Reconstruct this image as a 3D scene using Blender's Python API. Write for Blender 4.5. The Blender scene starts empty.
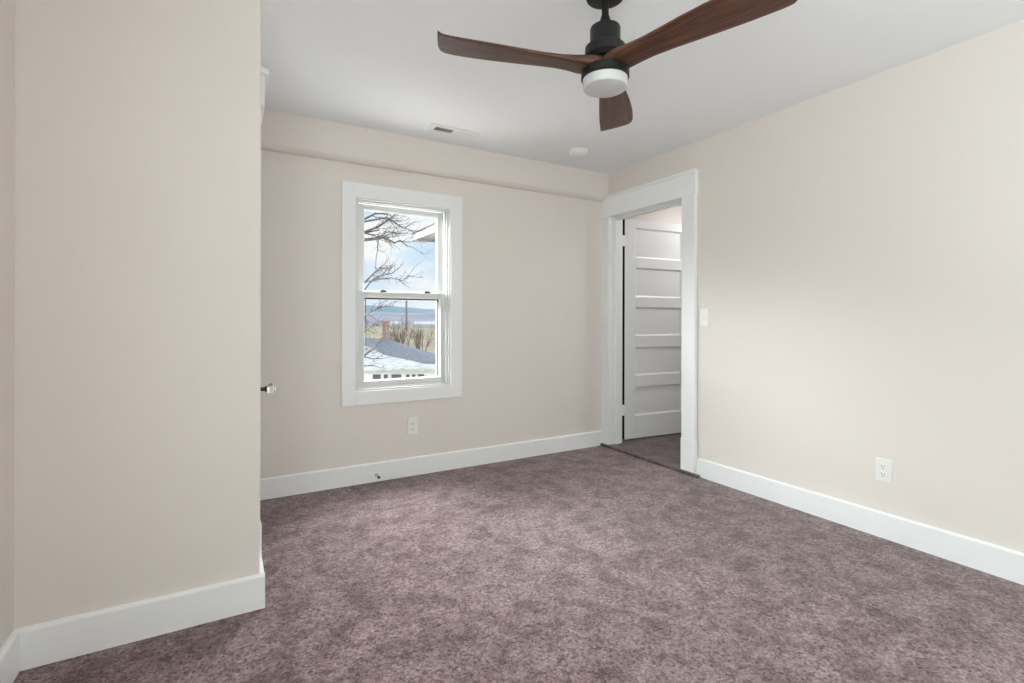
import bpy, bmesh, math, random
from mathutils import Vector, Matrix
random.seed(7)
sc = bpy.context.scene
C = sc.collection
PI = math.pi

# ------------------------------------------------------------------ camera
cam_d = bpy.data.cameras.new('camera')
cam = bpy.data.objects.new('camera', cam_d)
C.objects.link(cam)
cam.location = (0, 0, 1.14)
YAW = 0.524
cam.rotation_euler = (PI/2, -0.0021, -YAW)
cam_d.sensor_width = 36.0
cam_d.lens = 498.41 * 36.0 / 1024.0
cam_d.shift_y = -22.55 / 1024.0
cam_d.clip_start = 0.02
cam_d.clip_end = 3000
sc.camera = cam

# ------------------------------------------------------------------ view
sc.view_settings.view_transform = 'Standard'
sc.view_settings.look = 'None'
sc.view_settings.gamma = 1.0
sc.view_settings.use_curve_mapping = False
sc.view_settings.exposure = 0.0
sc.cycles.use_denoising = True
sc.cycles.max_bounces = 14
sc.cycles.diffuse_bounces = 8
sc.cycles.transparent_max_bounces = 12

# ------------------------------------------------------------------ sky
SKY_STRENGTH = 1.0
world = bpy.data.worlds.new('sky')
sc.world = world
world.use_nodes = True
wt = world.node_tree
wt.nodes.clear()
def wn(t, **kw):
    n = wt.nodes.new(t)
    for k, v in kw.items():
        setattr(n, k, v)
    return n
tc = wn('ShaderNodeTexCoord')
sep = wn('ShaderNodeSeparateXYZ')
wt.links.new(tc.outputs['Generated'], sep.inputs[0])
blue = wn('ShaderNodeValToRGB')
blue.color_ramp.elements[0].position = 0.0
blue.color_ramp.elements[0].color = (0.80, 0.88, 0.97, 1)
blue.color_ramp.elements[1].position = 0.6
blue.color_ramp.elements[1].color = (0.40, 0.62, 0.95, 1)
e = blue.color_ramp.elements.new(0.16)
e.color = (0.60, 0.79, 0.97, 1)
wt.links.new(sep.outputs['Z'], blue.inputs[0])
mp = wn('ShaderNodeMapping')
mp.inputs['Scale'].default_value = (5.0, 5.0, 11.0)
mp.inputs['Location'].default_value = (0.35, 0.1, 0.55)
wt.links.new(tc.outputs['Generated'], mp.inputs[0])
nz = wn('ShaderNodeTexNoise')
nz.inputs['Scale'].default_value = 1.0
nz.inputs['Detail'].default_value = 6.0
nz.inputs['Roughness'].default_value = 0.55
wt.links.new(mp.outputs[0], nz.inputs['Vector'])
cl = wn('ShaderNodeValToRGB')
cl.color_ramp.elements[0].position = 0.42
cl.color_ramp.elements[0].color = (0, 0, 0, 1)
cl.color_ramp.elements[1].position = 0.58
cl.color_ramp.elements[1].color = (1, 1, 1, 1)
wt.links.new(nz.outputs['Fac'], cl.inputs[0])
mixc = wn('ShaderNodeMix', data_type='RGBA')
mixc.inputs[7].default_value = (0.97, 0.98, 1.0, 1)
wt.links.new(cl.outputs[0], mixc.inputs[0])
wt.links.new(blue.outputs[0], mixc.inputs[6])
bg = wn('ShaderNodeBackground')
bg.inputs['Strength'].default_value = SKY_STRENGTH
wt.links.new(mixc.outputs[2], bg.inputs['Color'])
wo = wn('ShaderNodeOutputWorld')
wt.links.new(bg.outputs[0], wo.inputs['Surface'])

# ------------------------------------------------------------------ daylight
def light(name, kind, loc, energy, color, **kw):
    d = bpy.data.lights.new(name, kind)
    d.energy = energy
    d.color = color
    for k, v in kw.items():
        setattr(d, k, v)
    o = bpy.data.objects.new(name, d)
    C.objects.link(o)
    o.location = loc
    return o
def aim(o, direction):
    o.rotation_euler = Vector(direction).to_track_quat('-Z', 'Y').to_euler()

# the sun behind thin cloud, high on the far side of the back window
sun = light('sun', 'SUN', (0, 20, 20), 1.7, (1.0, 0.985, 0.96), angle=math.radians(20))
aim(sun, (-0.25, -0.75, -0.62))
# unseen lamp panels added outside the back window, standing in for bright sky
def daylight(name, loc, energy, sx, sy, direction, color=(0.91, 0.965, 0.98)):
    o = light(name, 'AREA', loc, energy, color, shape='RECTANGLE', size=sx, size_y=sy)
    aim(o, direction)
    return o
daylight('sky_fill_over_back_window', (-3.0, 7.0, 3.75), 3200.0, 9.0, 1.7, (0.45, -1.0, -0.55))
daylight('sky_fill_left_of_back_window', (-8.0, 9.0, 4.3), 2300.0, 8.0, 3.0, (0.9, -0.6, -0.3))
daylight('sky_fill_above_back_window', (1.7, 5.1, 3.7), 780.0, 2.2, 1.8, (-0.15, -1.0, -1.1))
daylight('sky_fill_far_over_back_window', (0.2, 9.0, 4.2), 700.0, 4.4, 1.4, (0.10, -1.0, -0.5))
# unseen panel added below that window, brightening the ceiling like sunlit ground
daylight('back_window_ground_fill', (0.9, 5.0, -0.45), 100.0, 3.2, 1.5, (0.05, -1.0, 0.75))
# fill lamp added in the made-up left window, for the right wall
daylight('left_window_fill', (-0.587 - 0.13, -0.55, 1.40), 60.0, 1.5, 1.4, (1, 0.04, 0), (0.87, 0.995, 0.955))
# upward fill added in the made-up window behind the camera, for the ceiling
daylight('rear_window_fill', (1.95, -1.40 - 0.13, 1.05), 34.0, 1.3, 0.6, (0.30, 0.55, 1.6))
# unseen lamp added at the hall ceiling to light the hall
hl = light('hall_fill', 'AREA', (4.15, 2.85, 2.42), 12.0, (0.97, 0.98, 1.0), shape='DISK', size=0.25)
aim(hl, (0, 0, -1))

# ------------------------------------------------------------------ materials
def mat(name, color, rough=0.5, spec=0.5, metallic=0.0):
    m = bpy.data.materials.new(name)
    m.use_nodes = True
    b = m.node_tree.nodes['Principled BSDF']
    b.inputs['Base Color'].default_value = (*color, 1)
    b.inputs['Roughness'].default_value = rough
    b.inputs['Specular IOR Level'].default_value = spec
    b.inputs['Metallic'].default_value = metallic
    return m
def nodes(m):
    return m.node_tree.nodes, m.node_tree.links, m.node_tree.nodes['Principled BSDF']
def add_bump(m, scale, strength, dist=0.001, detail=3.0):
    n, l, b = nodes(m)
    t = n.new('ShaderNodeTexCoord')
    z = n.new('ShaderNodeTexNoise')
    z.inputs['Scale'].default_value = scale
    z.inputs['Detail'].default_value = detail
    l.new(t.outputs['Object'], z.inputs['Vector'])
    u = n.new('ShaderNodeBump')
    u.inputs['Strength'].default_value = strength
    u.inputs['Distance'].default_value = dist
    l.new(z.outputs['Fac'], u.inputs['Height'])
    l.new(u.outputs[0], b.inputs['Normal'])
def noisy(m, scale, c0, c1, detail=4.0, p0=0.35, p1=0.65, stretch=(1, 1, 1), coord='Object'):
    n, l, b = nodes(m)
    t = n.new('ShaderNodeTexCoord')
    mpp = n.new('ShaderNodeMapping')
    mpp.inputs['Scale'].default_value = stretch
    l.new(t.outputs[coord], mpp.inputs[0])
    z = n.new('ShaderNodeTexNoise')
    z.inputs['Scale'].default_value = scale
    z.inputs['Detail'].default_value = detail
    l.new(mpp.outputs[0], z.inputs['Vector'])
    r = n.new('ShaderNodeValToRGB')
    r.color_ramp.elements[0].position = p0
    r.color_ramp.elements[0].color = (*c0, 1)
    r.color_ramp.elements[1].position = p1
    r.color_ramp.elements[1].color = (*c1, 1)
    l.new(z.outputs['Fac'], r.inputs[0])
    l.new(r.outputs[0], b.inputs['Base Color'])
    return r

M = {}
M['paint'] = mat('wall_paint', (0.755, 0.702, 0.660), 0.75, 0.25)
add_bump(M['paint'], 220, 0.06)
M['ceil'] = mat('ceiling_paint', (0.85, 0.862, 0.878), 0.85, 0.2)
add_bump(M['ceil'], 200, 0.05)
M['trim'] = mat('trim_paint', (0.855, 0.864, 0.870), 0.38, 0.45)
add_bump(M['trim'], 60, 0.04)
M['doorpaint'] = mat('door_paint', (0.80, 0.81, 0.815), 0.35, 0.45)
add_bump(M['doorpaint'], 45, 0.06)
M['vinyl'] = mat('window_vinyl', (0.68, 0.685, 0.68), 0.35, 0.45)
M['plastic'] = mat('white_plastic', (0.82, 0.815, 0.79), 0.35, 0.5)
M['slot'] = mat('slot_dark', (0.05, 0.048, 0.045), 0.6)
M['black'] = mat('black_metal', (0.010, 0.010, 0.010), 0.42, 0.35)
M['grey'] = mat('grey_aluminium', (0.045, 0.047, 0.05), 0.6, 0.3)
M['screen'] = mat('dark_screen_frame', (0.03, 0.03, 0.032), 0.7, 0.2)
M['gap_shade'] = mat('gap_shade_black', (0.012, 0.010, 0.009), 0.8, 0.1)
M['chrome'] = mat('steel', (0.55, 0.54, 0.52), 0.25, 0.5, 1.0)
M['darkmetal'] = mat('aged_brass', (0.10, 0.085, 0.07), 0.35, 0.5, 1.0)
M['rubber'] = mat('dark_rubber', (0.06, 0.06, 0.055), 0.7)
M['duct'] = mat('duct_dark', (0.10, 0.10, 0.10), 0.8)

# frosted fan lens
M['lens'] = mat('frosted_lens', (0.60, 0.60, 0.60), 0.35, 0.5)
n, l, b = nodes(M['lens'])
b.inputs['Subsurface Weight'].default_value = 0.25
b.inputs['Subsurface Radius'].default_value = (0.02, 0.02, 0.02)

# clear glass panes: a thin see-through sheet with a faint tint
def pane_mat():
    m = bpy.data.materials.new('window_glass')
    m.use_nodes = True
    nt = m.node_tree
    nt.nodes.clear()
    tr = nt.nodes.new('ShaderNodeBsdfTransparent')
    tr.inputs[0].default_value = (0.97, 0.985, 0.98, 1)
    out = nt.nodes.new('ShaderNodeOutputMaterial')
    nt.links.new(tr.outputs[0], out.inputs[0])
    return m
M['pane'] = pane_mat()
M['crystal'] = mat('clear_glass', (1, 1, 1), 0.03, 0.6)
nodes(M['crystal'])[2].inputs['Transmission Weight'].default_value = 1.0
nodes(M['crystal'])[2].inputs['IOR'].default_value = 1.5

# carpet: cut pile with fine speckle and broad brushed patches
def carpet_mat(name, k=1.0):
    m = mat(name, (0.2, 0.15, 0.15), 0.95, 0.08)
    n, l, b = nodes(m)
    b.inputs['Sheen Weight'].default_value = 0.25
    b.inputs['Sheen Roughness'].default_value = 0.5
    t = n.new('ShaderNodeTexCoord')
    fine = n.new('ShaderNodeTexNoise')
    fine.inputs['Scale'].default_value = 60
    fine.inputs['Detail'].default_value = 2.0
    fine.inputs['Roughness'].default_value = 0.8
    l.new(t.outputs['Object'], fine.inputs['Vector'])
    tuft = n.new('ShaderNodeTexVoronoi')          # single tufts, each with its own shade
    tuft.inputs['Scale'].default_value = 150
    l.new(t.outputs['Object'], tuft.inputs['Vector'])
    sx = n.new('ShaderNodeSeparateColor')
    l.new(tuft.outputs['Color'], sx.inputs[0])
    clump = n.new('ShaderNodeTexVoronoi')
    clump.inputs['Scale'].default_value = 78
    l.new(t.outputs['Object'], clump.inputs['Vector'])
    sy = n.new('ShaderNodeSeparateColor')
    l.new(clump.outputs['Color'], sy.inputs[0])
    m1 = n.new('ShaderNodeMix')
    m1.inputs[0].default_value = 0.42
    l.new(sx.outputs[0], m1.inputs[2])
    l.new(sy.outputs[0], m1.inputs[3])
    m2 = n.new('ShaderNodeMix')
    m2.inputs[0].default_value = 0.30
    l.new(m1.outputs[0], m2.inputs[2])
    l.new(fine.outputs['Fac'], m2.inputs[3])
    r1 = n.new('ShaderNodeValToRGB')
    r1.color_ramp.elements[0].position = 0.18
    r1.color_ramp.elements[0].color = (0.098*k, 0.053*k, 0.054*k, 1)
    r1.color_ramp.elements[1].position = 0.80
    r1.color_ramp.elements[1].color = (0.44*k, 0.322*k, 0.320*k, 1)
    l.new(m2.outputs[0], r1.inputs[0])
    big = n.new('ShaderNodeTexNoise')
    big.inputs['Scale'].default_value = 7.0
    big.inputs['Detail'].default_value = 8
    big.inputs['Roughness'].default_value = 0.74
    big.inputs['Distortion'].default_value = 0.3
    l.new(t.outputs['Object'], big.inputs['Vector'])
    r2 = n.new('ShaderNodeValToRGB')
    r2.color_ramp.elements[0].position = 0.40
    r2.color_ramp.elements[0].color = (0.54, 0.475, 0.475, 1)
    r2.color_ramp.elements[1].position = 0.57
    r2.color_ramp.elements[1].color = (1, 1, 1, 1)
    l.new(big.outputs['Fac'], r2.inputs[0])
    mx = n.new('ShaderNodeMix')
    mx.data_type = 'RGBA'
    mx.blend_type = 'MULTIPLY'
    mx.inputs[0].default_value = 1.0
    l.new(r1.outputs[0], mx.inputs[6])
    l.new(r2.outputs[0], mx.inputs[7])
    l.new(mx.outputs[2], b.inputs['Base Color'])
    bu = n.new('ShaderNodeBump')
    bu.inputs['Strength'].default_value = 0.35
    bu.inputs['Distance'].default_value = 0.006
    l.new(m2.outputs[0], bu.inputs['Height'])
    l.new(bu.outputs[0], b.inputs['Normal'])
    return m
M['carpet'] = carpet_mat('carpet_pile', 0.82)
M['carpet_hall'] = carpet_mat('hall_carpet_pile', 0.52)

# walnut blades, grain along the blade's own x axis
def wood_mat():
    m = mat('walnut', (0.12, 0.05, 0.03), 0.42, 0.45)
    n, l, b = nodes(m)
    t = n.new('ShaderNodeTexCoord')
    mpp = n.new('ShaderNodeMapping')
    mpp.inputs['Scale'].default_value = (2.2, 22, 22)
    l.new(t.outputs['Object'], mpp.inputs[0])
    z = n.new('ShaderNodeTexNoise')
    z.inputs['Scale'].default_value = 2.2
    z.inputs['Detail'].default_value = 6
    z.inputs['Roughness'].default_value = 0.6
    z.inputs['Distortion'].default_value = 0.8
    l.new(mpp.outputs[0], z.inputs['Vector'])
    r = n.new('ShaderNodeValToRGB')
    r.color_ramp.elements[0].position = 0.30
    r.color_ramp.elements[0].color = (0.028, 0.014, 0.011, 1)
    r.color_ramp.elements[1].position = 0.72
    r.color_ramp.elements[1].color = (0.165, 0.068, 0.040, 1)
    e = r.color_ramp.elements.new(0.5)
    e.color = (0.085, 0.034, 0.020, 1)
    l.new(z.outputs['Fac'], r.inputs[0])
    l.new(r.outputs[0], b.inputs['Base Color'])
    return m
M['wood'] = wood_mat()

# outdoors
M['shingle'] = mat('grey_shingles', (0.3, 0.31, 0.33), 0.9, 0.2)
noisy(M['shingle'], 9, (0.27, 0.28, 0.31), (0.37, 0.38, 0.41), stretch=(1, 1, 4))
M['whiteroof'] = mat('pale_metal_roof', (0.72, 0.73, 0.74), 0.6, 0.4)
noisy(M['whiteroof'], 3.0, (0.36, 0.38, 0.40), (0.66, 0.67, 0.68), stretch=(1, 3, 6))
M['siding'] = mat('white_siding', (0.78, 0.78, 0.77), 0.7)
M['brick'] = mat('brick', (0.4, 0.22, 0.18), 0.9)
def brick_nodes():
    n, l, b = nodes(M['brick'])
    t = n.new('ShaderNodeTexCoord')
    br = n.new('ShaderNodeTexBrick')
    br.inputs['Color1'].default_value = (0.42, 0.24, 0.20, 1)
    br.inputs['Color2'].default_value = (0.52, 0.33, 0.28, 1)
    br.inputs['Mortar'].default_value = (0.6, 0.55, 0.5, 1)
    br.inputs['Scale'].default_value = 5
    l.new(t.outputs['Object'], br.inputs['Vector'])
    l.new(br.outputs[0], b.inputs['Base Color'])
brick_nodes()
M['darkpane'] = mat('dark_window', (0.10, 0.11, 0.12), 0.2)
M['field'] = mat('dry_grass', (0.5, 0.48, 0.3), 1.0, 0.1)
noisy(M['field'], 0.12, (0.52, 0.42, 0.31), (0.60, 0.57, 0.36), detail=8, p0=0.38, p1=0.62)
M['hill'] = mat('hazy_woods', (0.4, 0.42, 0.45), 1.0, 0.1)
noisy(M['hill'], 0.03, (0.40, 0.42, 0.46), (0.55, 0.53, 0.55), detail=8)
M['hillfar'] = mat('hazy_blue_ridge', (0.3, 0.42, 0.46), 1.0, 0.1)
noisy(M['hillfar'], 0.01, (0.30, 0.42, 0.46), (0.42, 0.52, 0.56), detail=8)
M['bark'] = mat('bark', (0.20, 0.17, 0.16), 0.9, 0.2)
noisy(M['bark'], 12, (0.030, 0.026, 0.024), (0.062, 0.054, 0.050))
M['twig'] = mat('brown_twigs', (0.32, 0.24, 0.21), 0.9, 0.2)
M['eave'] = mat('eave_paint', (0.13, 0.128, 0.126), 0.6)
M['roofedge'] = mat('roof_edge', (0.22, 0.22, 0.23), 0.8)

# ------------------------------------------------------------------ geometry helpers
def hexa(bm, p):
    v = [bm.verts.new(q) for q in p]
    for f in ((0, 3, 2, 1), (4, 5, 6, 7), (0, 1, 5, 4), (1, 2, 6, 5), (2, 3, 7, 6), (3, 0, 4, 7)):
        bm.faces.new([v[i] for i in f])
def bx(bm, x0, x1, y0, y1, z0, z1):
    hexa(bm, [(x0, y0, z0), (x1, y0, z0), (x1, y1, z0), (x0, y1, z0), (x0, y0, z1), (x1, y0, z1), (x1, y1, z1), (x0, y1, z1)])
def rotbx(bm, c, sx, sy, sz, mtx):
    p = []
    for z in (-1, 1):
        for x, y in ((-1, -1), (1, -1), (1, 1), (-1, 1)):
            p.append(Vector(c) + mtx @ Vector((x*sx/2, y*sy/2, z*sz/2)))
    hexa(bm, p)
def prism(bm, prof, axis, a0, a1):
    """prof: list of 2-D points; extruded along axis 'x' (y,z) / 'y' (x,z) / 'z' (x,y)"""
    def P(p, a):
        return {'x': (a, p[0], p[1]), 'y': (p[0], a, p[1]), 'z': (p[0], p[1], a)}[axis]
    A = [bm.verts.new(P(p, a0)) for p in prof]
    B = [bm.verts.new(P(p, a1)) for p in prof]
    bm.faces.new(A)
    bm.faces.new(B[::-1])
    for i in range(len(prof)):
        j = (i+1) % len(prof)
        bm.faces.new((A[i], B[i], B[j], A[j]))
def lathe(bm, prof, c=(0, 0, 0), seg=48, mtx=None):
    """prof: (r, h) pairs; spun about local z, then turned by mtx"""
    rings = []
    for r, h in prof:
        ring = []
        if r < 1e-6:
            q = Vector((0, 0, h))
            ring = [bm.verts.new(Vector(c) + (mtx @ q if mtx else q))]
        else:
            for k in range(seg):
                a = 2*PI*k/seg
                q = Vector((r*math.cos(a), r*math.sin(a), h))
                ring.append(bm.verts.new(Vector(c) + (mtx @ q if mtx else q)))
        rings.append(ring)
    for A, B in zip(rings, rings[1:]):
        if len(A) == 1 and len(B) == 1:
            continue
        for k in range(seg):
            j = (k+1) % seg
            if len(A) == 1:
                bm.faces.new((A[0], B[j], B[k]))
            elif len(B) == 1:
                bm.faces.new((A[k], A[j], B[0]))
            else:
                bm.faces.new((A[k], A[j], B[j], B[k]))
    if len(rings[0]) > 1:
        bm.faces.new(rings[0][::-1])
    if len(rings[-1]) > 1:
        bm.faces.new(rings[-1])
def tube(bm, pts, rad, seg=6):
    pts = [Vector(p) for p in pts]
    rings = []
    for i, p in enumerate(pts):
        d = (pts[min(i+1, len(pts)-1)] - pts[max(i-1, 0)]).normalized()
        a = d.cross(Vector((0, 0, 1)))
        if a.length < 1e-3:
            a = d.cross(Vector((1, 0, 0)))
        a.normalize()
        b2 = d.cross(a)
        r = rad[i] if isinstance(rad, (list, tuple)) else rad
        rings.append([bm.verts.new(p + a*r*math.cos(2*PI*k/seg) + b2*r*math.sin(2*PI*k/seg)) for k in range(seg)])
    for A, B in zip(rings, rings[1:]):
        for k in range(seg):
            bm.faces.new((A[k], A[(k+1) % seg], B[(k+1) % seg], B[k]))
    bm.faces.new(rings[0][::-1])
    bm.faces.new(rings[-1])
def obj(name, bm, material, parent=None, smooth=None, bevel=0.0, seg=2):
    """links bm (world coordinates) as ONE mesh object, moved into its root's frame"""
    bmesh.ops.recalc_face_normals(bm, faces=bm.faces)
    root = parent
    off = Vector((0, 0, 0))
    while root is not None:
        off += root.location
        root = root.parent
    if off.length > 0:
        bmesh.ops.translate(bm, verts=bm.verts, vec=-off)
    me = bpy.data.meshes.new(name)
    bm.to_mesh(me)
    bm.free()
    me.materials.append(material)
    o = bpy.data.objects.new(name, me)
    C.objects.link(o)
    if parent is not None:
        o.parent = parent
    if smooth is not None:
        me.polygons.foreach_set('use_smooth', [True]*len(me.polygons))
        try:
            me.set_sharp_from_angle(angle=math.radians(smooth))
        except Exception:
            pass
    if bevel > 0:
        bv = o.modifiers.new('edge', 'BEVEL')
        bv.width = bevel
        bv.segments = seg
        bv.limit_method = 'ANGLE'
        bv.angle_limit = math.radians(40)
    return o
def tag(o, label, cat, group=None, kind=None):
    o['label'] = label
    o['category'] = cat
    if group:
        o['group'] = group
    if kind:
        o['kind'] = kind
    return o
def thing(name, label, cat, loc, group=None, kind=None):
    o = bpy.data.objects.new(name, None)
    o.empty_display_size = 0.05
    C.objects.link(o)
    o.location = loc
    return tag(o, label, cat, group, kind)
def struct(name, bm, m, label, cat, **kw):
    return tag(obj(name, bm, m, None, **kw), label, cat, kind='structure')
NB = bmesh.new

# ------------------------------------------------------------------ room dimensions (metres)
XL, XR = -0.587, 2.996          # left and right walls
YB, YS, YR = 3.509, 3.447, -1.40  # back wall, soffit face, wall behind the camera
XC, YC = 0.124, 2.203           # corner of the closet wall that juts into the room
ZC = 2.443
WX0, WX1, WZ0, WZ1 = 0.775, 1.487, 0.635, 1.980   # back window opening
DY0, DY1, DZ = 2.598, 3.414, 2.050                # doorway opening in the right wall
XH, XE = 3.13, 4.45             # hall side of the right wall, far side of the hall
YH0, YH1 = 0.9, 3.565

# ------------------------------------------------------------------ room shell
bm = NB(); bx(bm, XL-0.15, XR, YR-0.15, YB+0.01, -0.08, 0.0)
struct('floor', bm, M['carpet'], 'mauve brown cut pile carpet covering the bedroom floor', 'carpet')
bm = NB()
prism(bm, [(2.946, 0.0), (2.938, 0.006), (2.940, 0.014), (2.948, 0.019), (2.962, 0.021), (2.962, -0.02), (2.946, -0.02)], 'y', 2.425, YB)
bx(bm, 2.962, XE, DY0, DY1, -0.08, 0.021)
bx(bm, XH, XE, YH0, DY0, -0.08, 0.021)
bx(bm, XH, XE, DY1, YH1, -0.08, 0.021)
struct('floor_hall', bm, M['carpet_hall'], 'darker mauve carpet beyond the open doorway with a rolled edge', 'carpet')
bm = NB(); bx(bm, XL-0.15, XE, YR-0.15, YB+0.15, ZC, ZC+0.12)
struct('ceiling', bm, M['ceil'], 'smooth flat white ceiling', 'ceiling')
# back wall around the window
bm = NB()
YO = YB + 0.17
bx(bm, XL-0.15, WX0, YB, YO, -0.1, ZC)
bx(bm, WX1, XH, YB, YO, -0.1, ZC)
bx(bm, WX0, WX1, YB, YO, -0.1, WZ0)
bx(bm, WX0, WX1, YB, YO, WZ1, ZC)
struct('wall_back', bm, M['paint'], 'beige back wall holding the window', 'wall')
# soffit band with a softly rounded lower arris
bm = NB()
prism(bm, [(YB, ZC), (YS, ZC), (YS, 2.234), (YS+0.003, 2.227), (YS+0.026, 2.206), (YS+0.034, 2.203), (YB, 2.203)], 'x', XC, XR)
struct('trim_1', bm, M['paint'], 'beige band stepping out along the top of the back wall', 'soffit', smooth=40)
# right wall around the doorway
bm = NB()
bx(bm, XR, XH, YR-0.15, DY0, -0.1, ZC)
bx(bm, XR, XH, DY1, YB, -0.1, ZC)
bx(bm, XR, XH, DY0, DY1, DZ, ZC)
struct('wall_right', bm, M['paint'], 'bright cream right hand wall with the doorway', 'wall')
# left wall, with the opening for the added window beside the camera
R0, R1, RZ0, RZ1 = -1.30, 0.20, 0.70, 2.10
bm = NB()
bx(bm, XL-0.15, XL, YR, R0, -0.1, ZC)
bx(bm, XL-0.15, XL, R1, YC, -0.1, ZC)
bx(bm, XL-0.15, XL, R0, R1, -0.1, RZ0)
bx(bm, XL-0.15, XL, R0, R1, RZ1, ZC)
struct('wall_left', bm, M['paint'], 'beige sliver of wall at the left edge beside the closet wall', 'wall')
# closet walls: the face towards the room and the return with the closet doorway
CY0, CY1, CZ = 2.615, 3.36, 2.08
bm = NB()
bx(bm, XL-0.15, XC, YC, YC+0.12, -0.1, ZC)
struct('wall_closet_front', bm, M['paint'], 'broad beige wall face jutting out on the left', 'wall', bevel=0.004)
bm = NB()
bx(bm, XC-0.12, XC, YC+0.12, CY0, 0, ZC)
bx(bm, XC-0.12, XC, CY1, YB, 0, ZC)
bx(bm, XC-0.12, XC, CY0, CY1, CZ, ZC)
struct('wall_closet_side', bm, M['paint'], 'return wall behind the beige corner with the closet door', 'wall')
Q0, Q1, QZ0, QZ1 = 1.20, 2.70, 0.70, 2.10
bm = NB()
bx(bm, XL-0.15, Q0, YR-0.15, YR, -0.1, ZC)
bx(bm, Q1, XR, YR-0.15, YR, -0.1, ZC)
bx(bm, Q0, Q1, YR-0.15, YR, -0.1, QZ0)
bx(bm, Q0, Q1, YR-0.15, YR, QZ1, ZC)
struct('wall_rear', bm, M['paint'], 'beige wall behind the viewer', 'wall')
# hall
bm = NB(); bx(bm, XH, XE+0.1, YH1, YH1+0.08, 0, ZC)
struct('wall_hall_end', bm, M['paint'], 'cream hall wall seen above the open door', 'wall')
bm = NB(); bx(bm, XE, XE+0.1, YH0, YH1, 0, ZC)
struct('wall_hall_side', bm, M['paint'], 'hall wall facing the doorway', 'wall')
bm = NB(); bx(bm, XH, XE, YH0-0.1, YH0, 0, ZC)
struct('wall_hall_near', bm, M['paint'], 'near end wall of the hall', 'wall')

# ------------------------------------------------------------------ baseboards
T, HB = 0.018, 0.132
def base_prof(w, s):
    """profile against wall coordinate w, growing towards s"""
    return [(w, 0.0), (w+s*T, 0.0), (w+s*T, HB-0.010), (w+s*(T-0.001), HB-0.006), (w+s*0.010, HB-0.001), (w+s*0.008, HB), (w, HB)]
bm = NB(); prism(bm, base_prof(YB, -1), 'x', XC+T, XR-0.03)
struct('baseboard_back', bm, M['trim'], 'white baseboard along the back wall under the window', 'baseboard')
bm = NB(); prism(bm, base_prof(XR, -1), 'y', YR, 2.477)
struct('baseboard_right', bm, M['trim'], 'white baseboard along the cream right wall', 'baseboard')
bm = NB(); prism(bm, base_prof(YC, -1), 'x', XL, XC+T)
struct('baseboard_closet_front', bm, M['trim'], 'white baseboard at the foot of the jutting beige wall', 'baseboard')
bm = NB(); prism(bm, base_prof(XC, 1), 'y', YC, 2.52)
struct('baseboard_closet_side', bm, M['trim'], 'short white baseboard turning the closet corner', 'baseboard')
bm = NB(); prism(bm, base_prof(XL, 1), 'y', YR, YC-T-0.002)
struct('baseboard_left', bm, M['trim'], 'white baseboard at the extreme left edge', 'baseboard')

# ------------------------------------------------------------------ right doorway casing
tr = thing('trim_2', 'white casing around the open doorway', 'door casing', (XR, 3.0, 0), kind='structure')
XF = XR - 0.030
bm = NB(); bx(bm, XF, XR, 2.477, DY0, 0.25, 2.075)
obj('side_casing', bm, M['trim'], tr, bevel=0.003)
bm = NB(); bx(bm, XF, XR, DY1, YB, 0.25, 2.075)
obj('side_casing', bm, M['trim'], tr, bevel=0.003)
for y0, y1 in ((2.473, DY0+0.001), (DY1-0.001, YB)):
    bm = NB(); bx(bm, XF-0.006, XR, y0, y1, 0.0, 0.255)
    obj('plinth_block', bm, M['trim'], tr, bevel=0.003)
bm = NB()
bx(bm, XF-0.005, XR, 2.470, YB, DZ, 2.214)
bx(bm, XF-0.014, XR, 2.466, YS-0.002, 2.214, 2.238)
obj('head_casing', bm, M['trim'], tr, bevel=0.003)
bm = NB()
xj = XR - 0.004
bx(bm, xj, XH-0.006, DY1-0.006, DY1, 0.018, DZ)
bx(bm, xj, XH-0.006, DY0, DY0+0.006, 0.018, DZ)
bx(bm, xj, XH-0.006, DY0+0.006, DY1-0.006, DZ-0.006, DZ)
obj('jamb', bm, M['trim'], tr, bevel=0.002)
bm = NB()
bx(bm, 3.032, 3.086, DY1-0.020, DY1-0.006, 0.018, DZ-0.006)
bx(bm, 3.032, 3.086, DY0+0.006, DY0+0.020, 0.018, DZ-0.006)
bx(bm, 3.032, 3.086, DY0+0.020, DY1-0.020, DZ-0.020, DZ-0.006)
obj('door_stop_strip', bm, M['trim'], tr, bevel=0.002)

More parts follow.
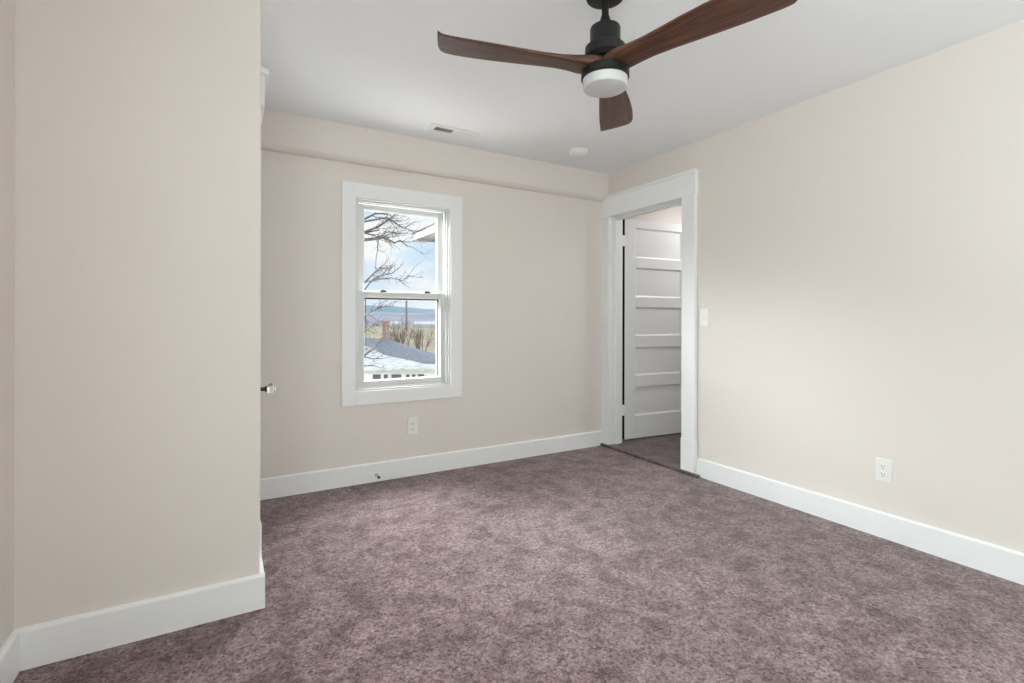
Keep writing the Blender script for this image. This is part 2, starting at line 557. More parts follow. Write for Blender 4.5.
# ------------------------------------------------------------------ five panel doors
def panel_door(root, width, z0, z1, thick, place, rows, stile=0.125):
    """place(a, d, z): a along the leaf from the hinge, d depth from the front face"""
    def pbx(bm, a0, a1, d0, d1, q0, q1):
        pts = []
        for z in (q0, q1):
            for a, d in ((a0, d0), (a1, d0), (a1, d1), (a0, d1)):
                pts.append(place(a, d, z))
        hexa(bm, pts)
    bm = NB()
    pbx(bm, 0, stile, 0, thick, z0, z1)
    pbx(bm, width-stile, width, 0, thick, z0, z1)
    edges = [z1] + [q for r in rows for q in r] + [z0]
    for i in range(0, len(edges), 2):
        pbx(bm, stile, width-stile, 0, thick, edges[i+1], edges[i])
    obj('door_frame', bm, M['doorpaint'], root, bevel=0.002)
    for top, bot in rows:
        bm = NB()
        # recessed flat panel with a sloping sticking round it
        s, dp = 0.014, 0.011
        A = [(stile, 0, bot), (width-stile, 0, bot), (width-stile, 0, top), (stile, 0, top)]
        Bq = [(stile+s, dp, bot+s), (width-stile-s, dp, bot+s), (width-stile-s, dp, top-s), (stile+s, dp, top-s)]
        A = [(p[0], p[1]+0.003, p[2]) for p in A]
        back = [(p[0], thick-0.008, p[2]) for p in A]
        va = [bm.verts.new(place(*p)) for p in A]
        vb = [bm.verts.new(place(*p)) for p in Bq]
        vc = [bm.verts.new(place(*p)) for p in back]
        bm.faces.new(vb)
        bm.faces.new(vc[::-1])
        for i in range(4):
            j = (i+1) % 4
            bm.faces.new((va[i], va[j], vb[j], vb[i]))
            bm.faces.new((vc[i], vc[j], va[j], va[i]))
        obj('door_panel', bm, M['doorpaint'], root)
    return pbx
rows = [(1.987, 1.711), (1.617, 1.346), (1.252, 0.985), (0.878, 0.617), (0.513, 0.245)]
d1 = thing('door_1', 'white five panel door standing open into the hall', 'door', (3.172, 3.44, 0.02), kind='structure')
CA, SA = math.cos(math.radians(5)), math.sin(math.radians(5))   # the leaf stands at 85 degrees
panel_door(d1, 0.81, 0.035, 2.062, 0.036, lambda a, d, z: (3.183 + a*CA + d*SA, 3.442 - a*SA + d*CA, z), rows)
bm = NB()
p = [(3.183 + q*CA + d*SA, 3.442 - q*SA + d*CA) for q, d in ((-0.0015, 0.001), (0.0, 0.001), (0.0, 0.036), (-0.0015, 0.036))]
prism(bm, p, 'z', 0.036, 2.061)  # near-black strip painted as the shade between jamb and leaf
obj('gap_shade_strip', bm, M['gap_shade'], d1)['label'] = 'dark strip standing in for the shade in the hinge gap'
for z in (1.855, 0.31):
    bm = NB()
    lathe(bm, [(0.0, -0.05), (0.004, -0.05), (0.0075, -0.046), (0.0075, 0.046), (0.004, 0.05), (0.0, 0.05)], (3.150, 3.428, z), 16)
    bx(bm, 3.120, 3.150, 3.4085, 3.4125, z-0.045, z+0.045)
    bx(bm, 3.150, 3.1845, 3.436, 3.4405, z-0.045, z+0.045)
    obj('hinge', bm, M['trim'], d1, smooth=40)

# closet door in the return wall, seen only by its knob, with its casing
tr3 = thing('trim_3', 'white closet door casing peeking out past the beige corner', 'door casing', (XC, 3.0, 0), kind='structure')
bm = NB(); bx(bm, XC, XC+0.020, 2.524, CY0, 0.20, 2.10)
obj('side_casing', bm, M['trim'], tr3, bevel=0.003)
bm = NB(); bx(bm, XC, XC+0.020, CY1, YB-0.03, 0.20, 2.10)
obj('side_casing', bm, M['trim'], tr3, bevel=0.003)
for y0, y1 in ((2.521, CY0), (CY1, YB-0.03)):
    bm = NB(); bx(bm, XC, XC+0.026, y0, y1, 0, 0.20)
    obj('plinth_block', bm, M['trim'], tr3, bevel=0.003)
bm = NB()
bx(bm, XC, XC+0.034, 2.512, YS-0.002, 2.10, 2.238)
prism(bm, [(XC, 2.475), (XC+0.049, 2.492), (XC+0.049, YS-0.002), (XC, YS-0.002)], 'z', 2.238, 2.262)
obj('head_casing', bm, M['trim'], tr3, bevel=0.003)
d2 = thing('door_2', 'closet door behind the beige corner, only its glass knob showing', 'door', (XC, 2.62, 0), kind='structure')
panel_door(d2, CY1-CY0-0.008, 0.02, 2.07, 0.036, lambda a, d, z: (XC+0.012-d, CY1-0.004-a, z), rows)
kc = Vector((XC+0.012, 2.675, 0.800))
bm = NB()
RX = Matrix.Rotation(PI/2, 3, 'Y')
bx(bm, XC+0.010, XC+0.015, 2.655, 2.695, 0.705, 0.865)
obj('escutcheon', bm, M['darkmetal'], d2, bevel=0.002)
bm = NB()
lathe(bm, [(0.0, 0.0), (0.014, 0.0), (0.014, 0.006), (0.0095, 0.012), (0.0095, 0.034), (0.015, 0.038), (0.015, 0.043), (0.0, 0.043)], kc, 24, RX)
shank = obj('knob_shank', bm, M['darkmetal'], d2, smooth=40)
bm = NB()
lathe(bm, [(0.0, 0.043), (0.012, 0.043), (0.020, 0.049), (0.0255, 0.060), (0.0255, 0.068), (0.020, 0.078), (0.010, 0.082), (0.0, 0.083)], kc, 12, RX)
obj('glass_knob', bm, M['crystal'], d2)['label'] = 'clear glass knob'

# ------------------------------------------------------------------ back window
w = thing('window_1', 'white double hung window in the back wall', 'window', ((WX0+WX1)/2, YB, WZ0), kind='structure')
OX0, OX1, OZ0, OZ1 = 0.688, 1.578, 0.545, 2.072
yc = YB - 0.020
bm = NB()
bx(bm, OX0, WX0+0.004, yc, YB, OZ0, OZ1)
bx(bm, WX1-0.004, OX1, yc, YB, OZ0, OZ1)
bx(bm, WX0+0.004, WX1-0.004, yc, YB, WZ1-0.004, OZ1)
bx(bm, WX0+0.004, WX1-0.004, yc, YB, OZ0, WZ0+0.004)
obj('window_casing', bm, M['trim'], w, bevel=0.002)
def ring(bm, x0, x1, z0, z1, t, y0, y1, tb=None, tt=None):
    tb = t if tb is None else tb
    tt = t if tt is None else tt
    bx(bm, x0, x0+t, y0, y1, z0, z1)
    bx(bm, x1-t, x1, y0, y1, z0, z1)
    bx(bm, x0+t, x1-t, y0, y1, z0, z0+tb)
    bx(bm, x0+t, x1-t, y0, y1, z1-tt, z1)
bm = NB()
ring(bm, WX0, WX1, WZ0, WZ1, 0.016, YB-0.012, YO)
ring(bm, WX0+0.016, WX1-0.016, WZ0+0.012, WZ1-0.016, 0.014, YB+0.004, YB+0.018)
ring(bm, WX0+0.016, WX1-0.016, WZ0+0.012, WZ1-0.016, 0.011, YB+0.058, YB+0.066)
obj('window_frame', bm, M['vinyl'], w, bevel=0.0015)
def sash(name, x0, x1, z0, z1, t, tb, tt, y0, y1):
    bm = NB()
    ring(bm, x0, x1, z0, z1, t, y0, y1, tb, tt)
    ring(bm, x0+t-0.001, x1-t+0.001, z0+tb-0.001, z1-tt+0.001, 0.007, (y0+y1)/2-0.006, (y0+y1)/2+0.006)
    s = obj(name, bm, M['vinyl'], w, bevel=0.0015)
    bm = NB()
    ym = (y0+y1)/2
    v = [bm.verts.new(p) for p in ((x0+t, ym, z0+tb), (x1-t, ym, z0+tb), (x1-t, ym, z1-tt), (x0+t, ym, z1-tt))]
    bm.faces.new(v)
    obj('glass_pane', bm, M['pane'], s)
    return s
up = sash('upper_sash', 0.804, 1.458, 1.300, 1.950, 0.050, 0.035, 0.038, YB+0.064, YB+0.094)
lo = sash('lower_sash', 0.806, 1.456, 0.650, 1.330, 0.040, 0.052, 0.036, YB+0.020, YB+0.056)
for x in (0.985, 1.315):
    bm = NB()
    prism(bm, [(x-0.028, 1.330), (x+0.028, 1.330), (x+0.024, 1.338), (x+0.004, 1.346), (x-0.018, 1.344)], 'y', YB+0.028, YB+0.048)
    obj('sash_lock', bm, M['grey'], lo, bevel=0.0015)
bm = NB()
ring(bm, 0.812, 1.4705, 0.655, 1.315, 0.034, YB+0.100, YB+0.160)
obj('screen_frame', bm, M['screen'], w)['label'] = 'dark outer screen frame'

# window added in the left wall, out of view, to light the room
w = thing('added_window_2', 'wide unseen window added in the left wall to light the room', 'window', (XL, -0.55, RZ0), kind='structure')
def ring_x(bm, y0, y1, z0, z1, t, x0, x1):
    bx(bm, x0, x1, y0, y0+t, z0, z1)
    bx(bm, x0, x1, y1-t, y1, z0, z1)
    bx(bm, x0, x1, y0+t, y1-t, z0, z0+t)
    bx(bm, x0, x1, y0+t, y1-t, z1-t, z1)
bm = NB()
ring_x(bm, R0-0.085, R1+0.085, RZ0-0.085, RZ1+0.085, 0.085, XL, XL+0.02)
obj('window_casing', bm, M['trim'], w, bevel=0.002)
bm = NB()
ring_x(bm, R0, R1, RZ0, RZ1, 0.04, XL-0.06, XL-0.002)
obj('window_frame', bm, M['vinyl'], w)
bm = NB()
bm.faces.new([bm.verts.new(p) for p in ((XL-0.03, R0+0.04, RZ0+0.04), (XL-0.03, R1-0.04, RZ0+0.04), (XL-0.03, R1-0.04, RZ1-0.04), (XL-0.03, R0+0.04, RZ1-0.04))])
obj('glass_pane', bm, M['pane'], w)
w = thing('added_window_3', 'unseen window added behind the viewer to light the room', 'window', (1.95, YR, QZ0), kind='structure')  # made-up window, added to carry the upward fill
bm = NB()
ring(bm, Q0-0.085, Q1+0.085, QZ0-0.085, QZ1+0.085, 0.085, YR, YR+0.02)
obj('window_casing', bm, M['trim'], w, bevel=0.002)
bm = NB()
ring(bm, Q0, Q1, QZ0, QZ1, 0.04, YR-0.06, YR-0.002)
obj('window_frame', bm, M['vinyl'], w)
bm = NB()
bm.faces.new([bm.verts.new(p) for p in ((Q0+0.04, YR-0.03, QZ0+0.04), (Q1-0.04, YR-0.03, QZ0+0.04), (Q1-0.04, YR-0.03, QZ1-0.04), (Q0+0.04, YR-0.03, QZ1-0.04))])
obj('glass_pane', bm, M['pane'], w)

# ------------------------------------------------------------------ ceiling fan
FX, FY = 1.272, 1.487
fan = thing('ceiling_fan', 'black ceiling fan with three walnut blades and a white light', 'ceiling fan', (FX, FY, ZC))
def fl(name, prof, m, seg=56):
    bm = NB(); lathe(bm, prof, (FX, FY, 0), seg)
    return obj(name, bm, m, fan, smooth=35)
fl('canopy', [(0, ZC), (0.066, ZC), (0.073, ZC-0.004), (0.074, ZC-0.056), (0.071, ZC-0.064), (0.030, ZC-0.068), (0, ZC-0.068)], M['black'])
fl('downrod', [(0, ZC-0.06), (0.0135, ZC-0.06), (0.0135, 2.28), (0, 2.28)], M['black'], 24)
fl('rod_collar', [(0, 2.312), (0.014, 2.312), (0.017, 2.306), (0.024, 2.276), (0.025, 2.262), (0, 2.262)], M['black'], 32)
fl('motor_housing', [(0, 2.266), (0.050, 2.266), (0.056, 2.263), (0.058, 2.257), (0.058, 2.198), (0.060, 2.194), (0.070, 2.191),
                      (0.077, 2.186), (0.078, 2.152), (0.070, 2.144), (0, 2.144)], M['black'])
fl('hub_plate', [(0, 2.146), (0.066, 2.146), (0.066, 2.138), (0.046, 2.136), (0.046, 2.104), (0.074, 2.102), (0.076, 2.090), (0, 2.090)], M['black'])
fl('light_ring', [(0, 2.102), (0.086, 2.102), (0.091, 2.098), (0.092, 2.068), (0.088, 2.064), (0, 2.064)], M['black'])
fl('light_lens', [(0, 2.068), (0.0855, 2.068), (0.0855, 2.038), (0.082, 2.030), (0.074, 2.026), (0.02, 2.025), (0, 2.025)], M['lens'])
RT = 0.673
def blade_bm():
    # local frame: x outward, y to the left looking outward, z up; left edge low, right edge high
    bm = NB()
    # r, left edge, right edge, pitch deg, thickness, z
    S = [(0.012, 0.046, -0.046, 2, 0.042, 0.000), (0.06, 0.052, -0.058, 3, 0.042, 0.000), (0.095, 0.050, -0.062, 5, 0.038, 0.000),
         (0.14, 0.046, -0.058, 7, 0.030, 0.000), (0.19, 0.046, -0.060, 8, 0.022, 0.000), (0.26, 0.051, -0.068, 8.5, 0.017, 0.000),
         (0.34, 0.060, -0.077, 8.5, 0.014, 0.000), (0.43, 0.069, -0.083, 8.5, 0.012, 0.000), (0.51, 0.076, -0.084, 8.5, 0.011, 0.000),
         (0.575, 0.080, -0.081, 8.5, 0.010, 0.000), (0.607, 0.082, -0.074, 8.5, 0.010, 0.000), (0.626, 0.083, -0.060, 8.5, 0.009, 0.000),
         (0.638, 0.084, -0.030, 8.5, 0.008, 0.000), (0.646, 0.083, 0.030, 8.5, 0.007, 0.000), (0.650, 0.082, 0.070, 8.5, 0.006, 0.000)]
    NP = 12
    rings = []
    for r, le, ri, pit, th, dz in S:
        c, h = (le+ri)/2, (le-ri)/2
        t = math.radians(pit)
        loop = []
        for k in range(NP*2):
            a = 2*PI*k/(NP*2)
            u, v = math.cos(a), math.sin(a)
            # superellipse section: flat faces, softly rounded edges
            uu = math.copysign(abs(u)**0.35, u)
            vv = math.copysign(abs(v)**0.55, v)
            y, z = uu*h, vv*th/2
            yy = y*math.cos(t) + z*math.sin(t)
            zz = -y*math.sin(t) + z*math.cos(t)
            loop.append(bm.verts.new((r, c+yy, zz+dz)))
        rings.append(loop)
    for A, B in zip(rings, rings[1:]):
        for k in range(NP*2):
            j = (k+1) % (NP*2)
            bm.faces.new((A[k], A[j], B[j], B[k]))
    bm.faces.new(rings[0][::-1])
    bm.faces.new(rings[-1])
    return bm
bmb = blade_bm()
bmesh.ops.recalc_face_normals(bmb, faces=bmb.faces)
me = bpy.data.meshes.new('blade')
bmb.to_mesh(me); bmb.free()
me.materials.append(M['wood'])
me.polygons.foreach_set('use_smooth', [True]*len(me.polygons))
me.set_sharp_from_angle(angle=math.radians(50))
for az in (46.0, 166.0, 286.0):           # clockwise from the back wall's direction
    o = bpy.data.objects.new('blade', me)
    C.objects.link(o)
    o.parent = fan
    o.location = (0, 0, 2.115 - ZC)
    o.rotation_euler = (0, 0, math.radians(90 - az))

# ------------------------------------------------------------------ ceiling register and smoke detector
v = thing('ceiling_vent', 'white two way air register in the ceiling near the back wall', 'vent', (1.378, 3.20, ZC))
VX0, VX1, VY0, VY1 = 1.198, 1.556, 3.135, 3.265
bm = NB()
z0, z1 = ZC-0.008, ZC
for x0, x1, y0, y1 in ((VX0, 1.238, VY0, VY1), (1.520, VX1, VY0, VY1), (1.238, 1.520, VY0, 3.170), (1.238, 1.520, 3.238, VY1), (1.373, 1.392, 3.170, 3.238)):
    bx(bm, x0, x1, y0, y1, z0, z1)
obj('register_frame', bm, M['plastic'], v, bevel=0.002)
for s, x0, x1 in ((1, 1.238, 1.373), (-1, 1.392, 1.520)):
    bm = NB()
    nn = 9
    for k in range(nn):
        x = x0 + (k+0.5)*(x1-x0)/nn
        rotbx(bm, (x, 3.204, ZC-0.004), 0.0014, 0.068, 0.016, Matrix.Rotation(s*math.radians(40), 3, 'Y'))
    obj('louver_bank', bm, M['plastic'], v)
bm = NB(); bx(bm, 1.236, 1.522, 3.168, 3.240, ZC-0.0006, ZC+0.0)
obj('duct_throat', bm, M['duct'], v)['label'] = 'dark duct opening'

sd = thing('smoke_detector', 'round white smoke detector on the ceiling by the doorway corner', 'smoke detector', (2.372, 3.085, ZC))
bm = NB()
lathe(bm, [(0, ZC), (0.074, ZC), (0.074, ZC-0.008), (0.071, ZC-0.011), (0, ZC-0.011)], (2.372, 3.085, 0), 48)
obj('mounting_base', bm, M['plastic'], sd, smooth=35)
bm = NB()
lathe(bm, [(0, ZC-0.011), (0.067, ZC-0.011), (0.068, ZC-0.022), (0.062, ZC-0.034), (0.050, ZC-0.040), (0.030, ZC-0.042), (0, ZC-0.043)], (2.372, 3.085, 0), 48)
for k in range(24):
    a = 2*PI*k/24
    mtx = Matrix.Rotation(a, 3, 'Z')
    rotbx(bm, Vector((2.372, 3.085, ZC-0.023)) + mtx @ Vector((0.066, 0, 0)), 0.008, 0.010, 0.012, mtx)
obj('cover', bm, M['plastic'], sd, smooth=35)
bm = NB()
lathe(bm, [(0, ZC-0.042), (0.010, ZC-0.042), (0.010, ZC-0.0455), (0, ZC-0.0455)], (2.392, 3.06, 0), 20)
obj('test_button', bm, M['plastic'], sd, smooth=35)

# ------------------------------------------------------------------ wall plates
def plate(name, label, cat, c, ux, un, kind, group=None):
    """c: centre on the wall, ux: direction across the plate, un: out of the wall"""
    ux, un = Vector(ux), Vector(un)
    uz = Vector((0, 0, 1))
    c = Vector(c)
    t = thing(name, label, cat, c, group)
    def P(a, z, d):
        return c + ux*a + uz*z + un*d
    def box(bm, a0, a1, z0, z1, d0, d1, ins=0.0):
        hexa(bm, [P(a0, z0, d0), P(a1, z0, d0), P(a1, z1, d0), P(a0, z1, d0),
                  P(a0+ins, z0+ins, d1), P(a1-ins, z0+ins, d1), P(a1-ins, z1-ins, d1), P(a0+ins, z1-ins, d1)])
    bm = NB(); box(bm, -0.0395, 0.0395, -0.0625, 0.0625, 0, 0.006, 0.003)
    obj('face_plate', bm, M['plastic'], t, bevel=0.001)
    mt = Matrix((ux, uz, un)).transposed()
    def screw(z):
        bm = NB(); lathe(bm, [(0, 0.0055), (0.0032, 0.0055), (0.0028, 0.0072), (0, 0.0074)], P(0, z, 0), 14, mt)
        obj('screw', bm, M['plastic'], t, smooth=40)
    if kind == 'outlet':
        for z in (0.0205, -0.0205):
            bm = NB()
            pr = []
            for k in range(28):
                a = 2*PI*k/28
                pr.append((max(-0.0172, min(0.0172, 0.0185*math.cos(a))), max(-0.0142, min(0.0142, 0.0172*math.sin(a)))))
            A = [bm.verts.new(P(x, z+y, 0.005)) for x, y in pr]
            B = [bm.verts.new(P(x*0.97, z+y*0.97, 0.0085)) for x, y in pr]
            bm.faces.new(A); bm.faces.new(B[::-1])
            for i in range(28):
                j = (i+1) % 28
                bm.faces.new((A[i], B[i], B[j], A[j]))
            rc = obj('receptacle', bm, M['plastic'], t)
            bm = NB()
            box(bm, -0.0085, -0.0060, z-0.001, z+0.0085, 0.0075, 0.0088)
            box(bm, 0.0058, 0.0082, z+0.000, z+0.0075, 0.0075, 0.0088)
            lathe(bm, [(0, 0.0075), (0.0030, 0.0075), (0.0030, 0.0088), (0, 0.0088)], P(0, z-0.0075, 0), 12, mt)
            obj('slots', bm, M['slot'], rc)['label'] = 'dark socket slots'
        screw(0)
    else:
        bm = NB(); box(bm, -0.0055, 0.0055, -0.0125, 0.0125, 0.005, 0.0068)
        obj('toggle_surround', bm, M['plastic'], t)
        bm = NB()
        hexa(bm, [P(-0.004, -0.009, 0.006), P(0.004, -0.009, 0.006), P(0.004, 0.003, 0.006), P(-0.004, 0.003, 0.006),
                  P(-0.003, -0.014, 0.018), P(0.003, -0.014, 0.018), P(0.003, -0.008, 0.019), P(-0.003, -0.008, 0.019)])
        obj('toggle', bm, M['plastic'], t, bevel=0.0008)
        screw(0.030); screw(-0.030)
    return t
plate('wall_outlet', 'white outlet on the beige back wall below the window', 'outlet', (1.193, YB, 0.357), (1, 0, 0), (0, -1, 0), 'outlet')
plate('wall_outlet', 'white outlet low on the cream right wall', 'outlet', (XR, 1.286, 0.350), (0, -1, 0), (-1, 0, 0), 'outlet')
plate('light_switch', 'white light switch on the cream wall beside the doorway casing', 'light switch', (XR, 2.414, 1.153), (0, -1, 0), (-1, 0, 0), 'switch')

# ------------------------------------------------------------------ spring door stop on the back baseboard
ds = thing('door_stop', 'small spring door stop sticking out of the back baseboard', 'door stop', (0.925, YB-T, 0.048))
RY = Matrix.Rotation(PI/2, 3, 'X')       # local z -> -y
c = Vector((0.925, YB-T, 0.048))
bm = NB(); lathe(bm, [(0, 0), (0.011, 0), (0.011, 0.003), (0.006, 0.007), (0, 0.007)], c, 20, RY)
obj('base_plate', bm, M['chrome'], ds, smooth=40)
bm = NB()
pts = []
for k in range(150):
    a = 2*PI*k/12
    r = 0.0056 - 0.0012*k/150
    pts.append(c + RY @ Vector((r*math.cos(a), r*math.sin(a), 0.005 + 0.052*k/150)))
tube(bm, pts, 0.0013, 5)
obj('spring', bm, M['chrome'], ds, smooth=60)
bm = NB(); lathe(bm, [(0, 0.055), (0.008, 0.055), (0.0088, 0.060), (0.0088, 0.070), (0.006, 0.075), (0, 0.076)], c, 20, RY)
obj('bumper_tip', bm, M['rubber'], ds, smooth=40)['label'] = 'dark rubber tip'

# ------------------------------------------------------------------ outdoors
GZ = -3.6
bm = NB()
v = [bm.verts.new(p) for p in ((-300, 3.9, GZ), (500, 3.9, GZ), (500, 420, GZ), (-300, 420, GZ))]
bm.faces.new(v)
struct('ground', bm, M['field'], 'tan and green field spreading below the window', 'field')
def ridge(name, x0, x1, y, depth, hs, m, label):
    bm = NB()
    N = 60
    rows_ = []
    for k in range(N+1):
        x = x0 + (x1-x0)*k/N
        t = k/N*(len(hs)-1)
        i = min(int(t), len(hs)-2)
        h = hs[i] + (hs[i+1]-hs[i])*(t-i) + random.uniform(-0.35, 0.35)
        rows_.append([bm.verts.new((x, y, GZ-1)), bm.verts.new((x+random.uniform(-3, 3), y+depth*0.5, GZ+(h-GZ)*0.62)),
                      bm.verts.new((x, y+depth, h)), bm.verts.new((x, y+depth*2, GZ-1))])
    for A, B in zip(rows_, rows_[1:]):
        for i in range(3):
            bm.faces.new((A[i], B[i], B[i+1], A[i+1]))
    return struct(name, bm, m, label, 'hill', smooth=80)
ridge('hill_far', -40, 420, 520, 110, [8, 9, 12, 15, 17, 18, 18, 17, 15, 13, 12, 11, 11, 12, 12], M['hillfar'], 'blue green wooded ridge on the horizon')
ridge('hill_near', -60, 360, 330, 90, [2, 3, 4, 5, 6, 6.2, 6.5, 6, 6.5, 6, 5, 5], M['hill'], 'grey purple wooded slope below the blue ridge')

# the neighbour's house
def poly(bm, pts):
    bm.faces.new([bm.verts.new(p) for p in pts])
def slab(bm, pts, t=0.12):
    top = [bm.verts.new(p) for p in pts]
    bot = [bm.verts.new((p[0], p[1], p[2]-t)) for p in pts]
    bm.faces.new(top); bm.faces.new(bot[::-1])
    for i in range(len(pts)):
        j = (i+1) % len(pts)
        bm.faces.new((top[i], bot[i], bot[j], top[j]))
hs_ = thing('house', 'white house with a grey shingle roof and brick chimney below the window', 'house', (5.5, 18.5, GZ))
bm = NB()
slab(bm, [(2.6, 18.9, -0.47), (7.05, 17.55, -0.48), (5.60, 19.75, 0.33), (3.6, 20.8, 0.45)])
slab(bm, [(7.05, 17.55, -0.48), (8.4, 21.6, -0.48), (5.60, 19.75, 0.33)])
slab(bm, [(8.4, 21.6, -0.48), (3.8, 23.2, -0.48), (3.6, 20.8, 0.45), (5.60, 19.75, 0.33)])
obj('shingle_roof', bm, M['shingle'], hs_)
bm = NB()
prism(bm, [(2.9, 19.1), (6.85, 17.85), (8.1, 21.4), (3.9, 22.9)], 'z', GZ, -0.55)
obj('house_wall', bm, M['siding'], hs_)
bm = NB()
prism(bm, [(5.60, 20.30), (5.86, 20.22), (5.94, 20.48), (5.68, 20.56)], 'z', -0.2, 0.98)
prism(bm, [(5.56, 20.28), (5.88, 20.18), (5.98, 20.50), (5.66, 20.60)], 'z', 0.98, 1.06)
obj('brick_chimney', bm, M['brick'], hs_)['label'] = 'brick chimney on the shingle roof'
bm = NB()
slab(bm, [(2.9, 16.75, -0.47), (6.20, 15.15, -0.46), (6.62, 16.45, -0.455), (5.45, 17.05, -0.43), (4.52, 18.5, 0.14), (3.7, 18.9, 0.16)], 0.10)
obj('porch_roof', bm, M['whiteroof'], hs_)['label'] = 'pale metal porch roof'
bm = NB()
prism(bm, [(2.95, 16.95), (6.10, 15.42), (6.5, 16.4), (3.3, 18.0)], 'z', GZ, -0.57)
obj('porch_wall', bm, M['siding'], hs_)
def porch_pt(t):
    return Vector((2.95 + 3.15*t, 16.95 - 1.53*t, 0))
nrm = Vector((-1.53, -3.15, 0)).normalized()
for t0, t1 in ((0.40, 0.47), (0.50, 0.535), (0.57, 0.66), (0.705, 0.735), (0.76, 0.79), (0.815, 0.87)):
    a, b2 = porch_pt(t0), porch_pt(t1)
    bm = NB()
    p = [a, b2, b2 + nrm*0.03, a + nrm*0.03]
    hexa(bm, [(q.x, q.y, -1.15) for q in p] + [(q.x, q.y, -0.68) for q in p])
    obj('window', bm, M['darkpane'], hs_)

st = thing('smokestack', 'tall thin brick smokestack standing far off against the hill', 'smokestack', (63.4, 194.4, GZ))
bm = NB(); lathe(bm, [(0, GZ), (0.50, GZ), (0.34, 7.9), (0, 7.9)], (63.4, 194.4, 0), 20)
obj('shaft', bm, M['brick'], st, smooth=40)
bm = NB(); lathe(bm, [(0.30, 7.8), (0.42, 7.8), (0.42, 8.4), (0.30, 8.4)], (63.4, 194.4, 0), 20)
obj('rim', bm, M['brick'], st, smooth=40)
def barn(name, label, a, b2, d, z1):
    t = thing(name, label, 'building', (a[0], a[1], GZ))
    A, B = Vector((*a, 0)), Vector((*b2, 0))
    n_ = Vector((-(B-A).y, (B-A).x, 0)).normalized()*d
    bm = NB()
    prism(bm, [(A.x, A.y), (B.x, B.y), (B.x+n_.x, B.y+n_.y), (A.x+n_.x, A.y+n_.y)], 'z', GZ, z1)
    obj('building_wall', bm, M['siding'], t)
    bm = NB()
    m1, m2 = A + n_*0.5, B + n_*0.5
    hh = z1 + d*0.12
    vv = [bm.verts.new(p) for p in ((A.x, A.y, z1), (B.x, B.y, z1), (B.x+n_.x, B.y+n_.y, z1), (A.x+n_.x, A.y+n_.y, z1), (m1.x, m1.y, hh), (m2.x, m2.y, hh))]
    for f in ((0, 1, 5, 4), (2, 3, 4, 5), (1, 2, 5), (3, 0, 4), (0, 3, 2, 1)):
        bm.faces.new([vv[i] for i in f])
    obj('building_roof', bm, M['whiteroof'], t)
barn('warehouse', 'long white building far off at the right end of the field', (86.0, 253.0), (104.0, 243.0), 12, -1.7)
barn('warehouse', 'short white building far off right behind the brick chimney', (71.2, 247.6), (76.6, 244.6), 8, -1.3)

# trees
def at(u, v, d):
    a, b2 = u - 512.0, v - 318.95
    f = 498.41
    lt, fw, zz = a*d/f, d, -b2*d/f
    return Vector((lt*math.cos(YAW) + fw*math.sin(YAW), -lt*math.sin(YAW) + fw*math.cos(YAW), 1.14 + zz))
def twigs(bm, pts, n_, length, r, spread=0.9, lean=Vector((0.5, 0, 0.25)), depth=2):
    for _ in range(n_):
        k = random.uniform(0.15, 1.0)*(len(pts)-1)
        i = min(int(k), len(pts)-2)
        p = pts[i].lerp(pts[i+1], k-i)
        d = (pts[i+1]-pts[i]).normalized()
        d = (d + Vector((random.uniform(-spread, spread), random.uniform(-spread, spread), random.uniform(-spread, spread))) + lean*0.5).normalized()
        ln = length*random.uniform(0.5, 1.2)
        q = [p]
        for s in range(4):
            d = (d + Vector((random.uniform(-.35, .35), random.uniform(-.35, .35), random.uniform(-.3, .4)))).normalized()
            q.append(q[-1] + d*ln/4)
        tube(bm, q, [r, r*.85, r*.7, r*.55, r*.4], 4)
        if depth > 1:
            twigs(bm, q, 3, length*0.55, r*0.6, spread, lean, depth-1)
D = 6.6
tree = thing('bare_tree', 'large bare tree at the left whose branches cross the window', 'tree', tuple(at(318, 319, D).xy) + (GZ,))
trunk_x, trunk_y = tree.location.x, tree.location.y
bm = NB()
tube(bm, [Vector((trunk_x, trunk_y, GZ)), Vector((trunk_x+0.03, trunk_y, -1.5)), Vector((trunk_x-0.02, trunk_y+0.03, 0.6)), Vector((trunk_x+0.05, trunk_y, 2.2)), Vector((trunk_x-0.05, trunk_y, 4.2))],
     [0.20, 0.16, 0.13, 0.10, 0.05], 12)
obj('trunk', bm, M['bark'], tree, smooth=60)
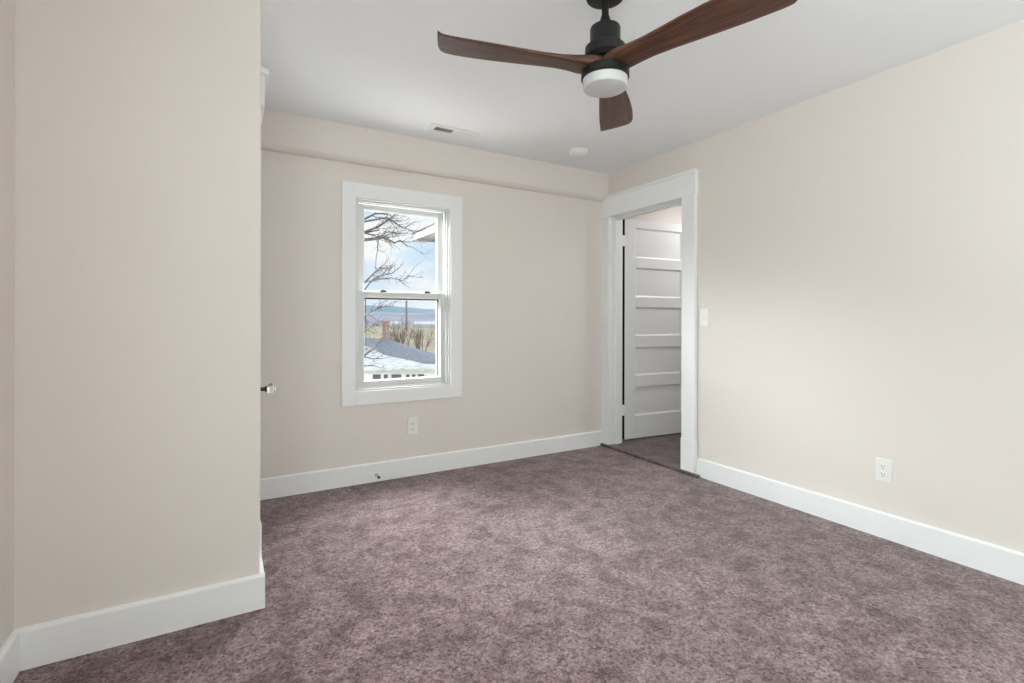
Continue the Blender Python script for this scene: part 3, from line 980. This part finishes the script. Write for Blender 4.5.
LIMBS = [
    ([(365, 240), (377.4, 238.6), (383.3, 237.3), (394.5, 243.2), (399.8, 240.6), (407.7, 246.5)], 0.021, 7, 0.30),
    ([(365, 232), (378.7, 226.7), (385.3, 222), (392.5, 216.9), (398, 211)], 0.015, 8, 0.34),
    ([(365, 233.5), (372, 235), (378.7, 237.5), (388, 232), (395, 233)], 0.010, 7, 0.28),
    ([(379.4, 230), (378, 239), (377.4, 251), (376, 257.7), (375.4, 269.6)], 0.009, 2, 0.14),
    ([(365, 282.5), (374.8, 272), (383.3, 265)], 0.014, 4, 0.22),
    ([(365, 289.5), (372, 280), (381.4, 276), (392, 273.5), (398.5, 268)], 0.010, 9, 0.26),
    ([(386, 218), (392, 220.8), (401, 227.4), (409, 230), (417, 235.3)], 0.010, 9, 0.30),
    ([(365, 219), (374.8, 214), (386.6, 213.6), (396, 210)], 0.014, 9, 0.34),
    ([(381, 279), (391, 278), (402, 281), (408, 276), (412, 271)], 0.006, 6, 0.20),
    ([(365, 355), (375, 347.9), (381.8, 338.6), (386, 333)], 0.016, 3, 0.15),
    ([(365.4, 300), (365.8, 325), (366.2, 355)], 0.010, 7, 0.24),
    ([(364, 356.6), (371, 359), (380, 358.8), (390, 357.8)], 0.009, 2, 0.14),
    ([(364, 366), (374, 366), (380, 368)], 0.007, 2, 0.12),
    ([(364, 318), (371, 312), (378, 309), (386, 305)], 0.006, 7, 0.22),
    ([(364, 333), (372, 326), (378, 325)], 0.006, 5, 0.18)]
for k, (px, r, nt_, ln) in enumerate(LIMBS):
    pts = [at(u, v, D + 0.04*i + 0.02*k) for i, (u, v) in enumerate(px)]
    z_in = max(0.0, pts[0].z - 0.25)
    root_p = Vector((trunk_x, trunk_y, z_in))
    full = [root_p, root_p.lerp(pts[0], 0.55) + Vector((0, 0, 0.03))] + pts
    rr = [r*1.6, r*1.3] + [r*(1.1 - 0.75*i/(len(pts)-1)) for i in range(len(pts))]
    bm = NB()
    tube(bm, full, rr, 7)
    twigs(bm, pts, int(nt_*1.5), ln, 0.0042)
    obj('branch', bm, M['bark'], tree, smooth=60)
def shrub(x, y, zt, label, n_=16):
    t = thing('bare_shrub', label, 'shrub', (x, y, GZ))
    bm = NB()
    stems = []
    for k in range(n_):
        a = random.uniform(0, 2*PI)
        rr_ = random.uniform(0.2, 1.6)
        top = Vector((x + rr_*math.cos(a), y + rr_*math.sin(a), GZ + (zt-GZ)*random.uniform(0.6, 1.0)))
        b0 = Vector((x + 0.2*math.cos(a), y + 0.2*math.sin(a), GZ))
        pts = [b0, b0.lerp(top, 0.4) + Vector((random.uniform(-.2, .2), 0, 0)), b0.lerp(top, 0.75), top]
        tube(bm, pts, [0.05, 0.04, 0.03, 0.012], 5)
        twigs(bm, pts[1:], 7, 1.1, 0.014, 0.8, Vector((0, 0, 0.8)), 2)
    obj('branches', bm, M['twig'], t)
shrub(13.6, 43.9, 0.9, 'bare brown shrub in front of the smokestack')
shrub(16.4, 46.5, 0.1, 'lower bare brown shrub right of the smokestack', 12)

# eave of the adjoining wing, seen at the upper right of the window
bm = NB()
EX, EY = 2.73, 8.03
bx(bm, 3.03, 6.5, 3.75, 7.75, GZ, 2.47)
struct('wall_wing', bm, M['siding'], 'white outer wall under the eave outside the window', 'wall')
bm = NB()
bx(bm, EX+0.02, 6.5, 3.75, EY-0.02, 2.452, 2.475)
bx(bm, EX, EX+0.025, 3.75, EY, 2.445, 2.56)
bx(bm, EX, 6.5, EY-0.025, EY, 2.445, 2.56)
ev = struct('roof_eave', bm, M['eave'], 'grey roof eave at the upper right of the window view', 'eave')
bm = NB()
vv = [bm.verts.new(p) for p in ((EX-0.03, 3.75, 2.56), (EX-0.03, EY+0.03, 2.56), (6.5, EY+0.03, 2.56), (6.5, 3.75, 2.56), (4.6, 3.75, 3.45), (4.6, 6.2, 3.45), (6.5, 6.2, 3.45), (6.5, 3.75, 3.45))]
for f in ((0, 1, 5, 4), (1, 2, 6, 5), (4, 5, 6, 7), (0, 3, 2, 1), (0, 4, 7, 3), (2, 3, 7, 6)):
    bm.faces.new([vv[i] for i in f])
obj('wing_roof', bm, M['roofedge'], ev)
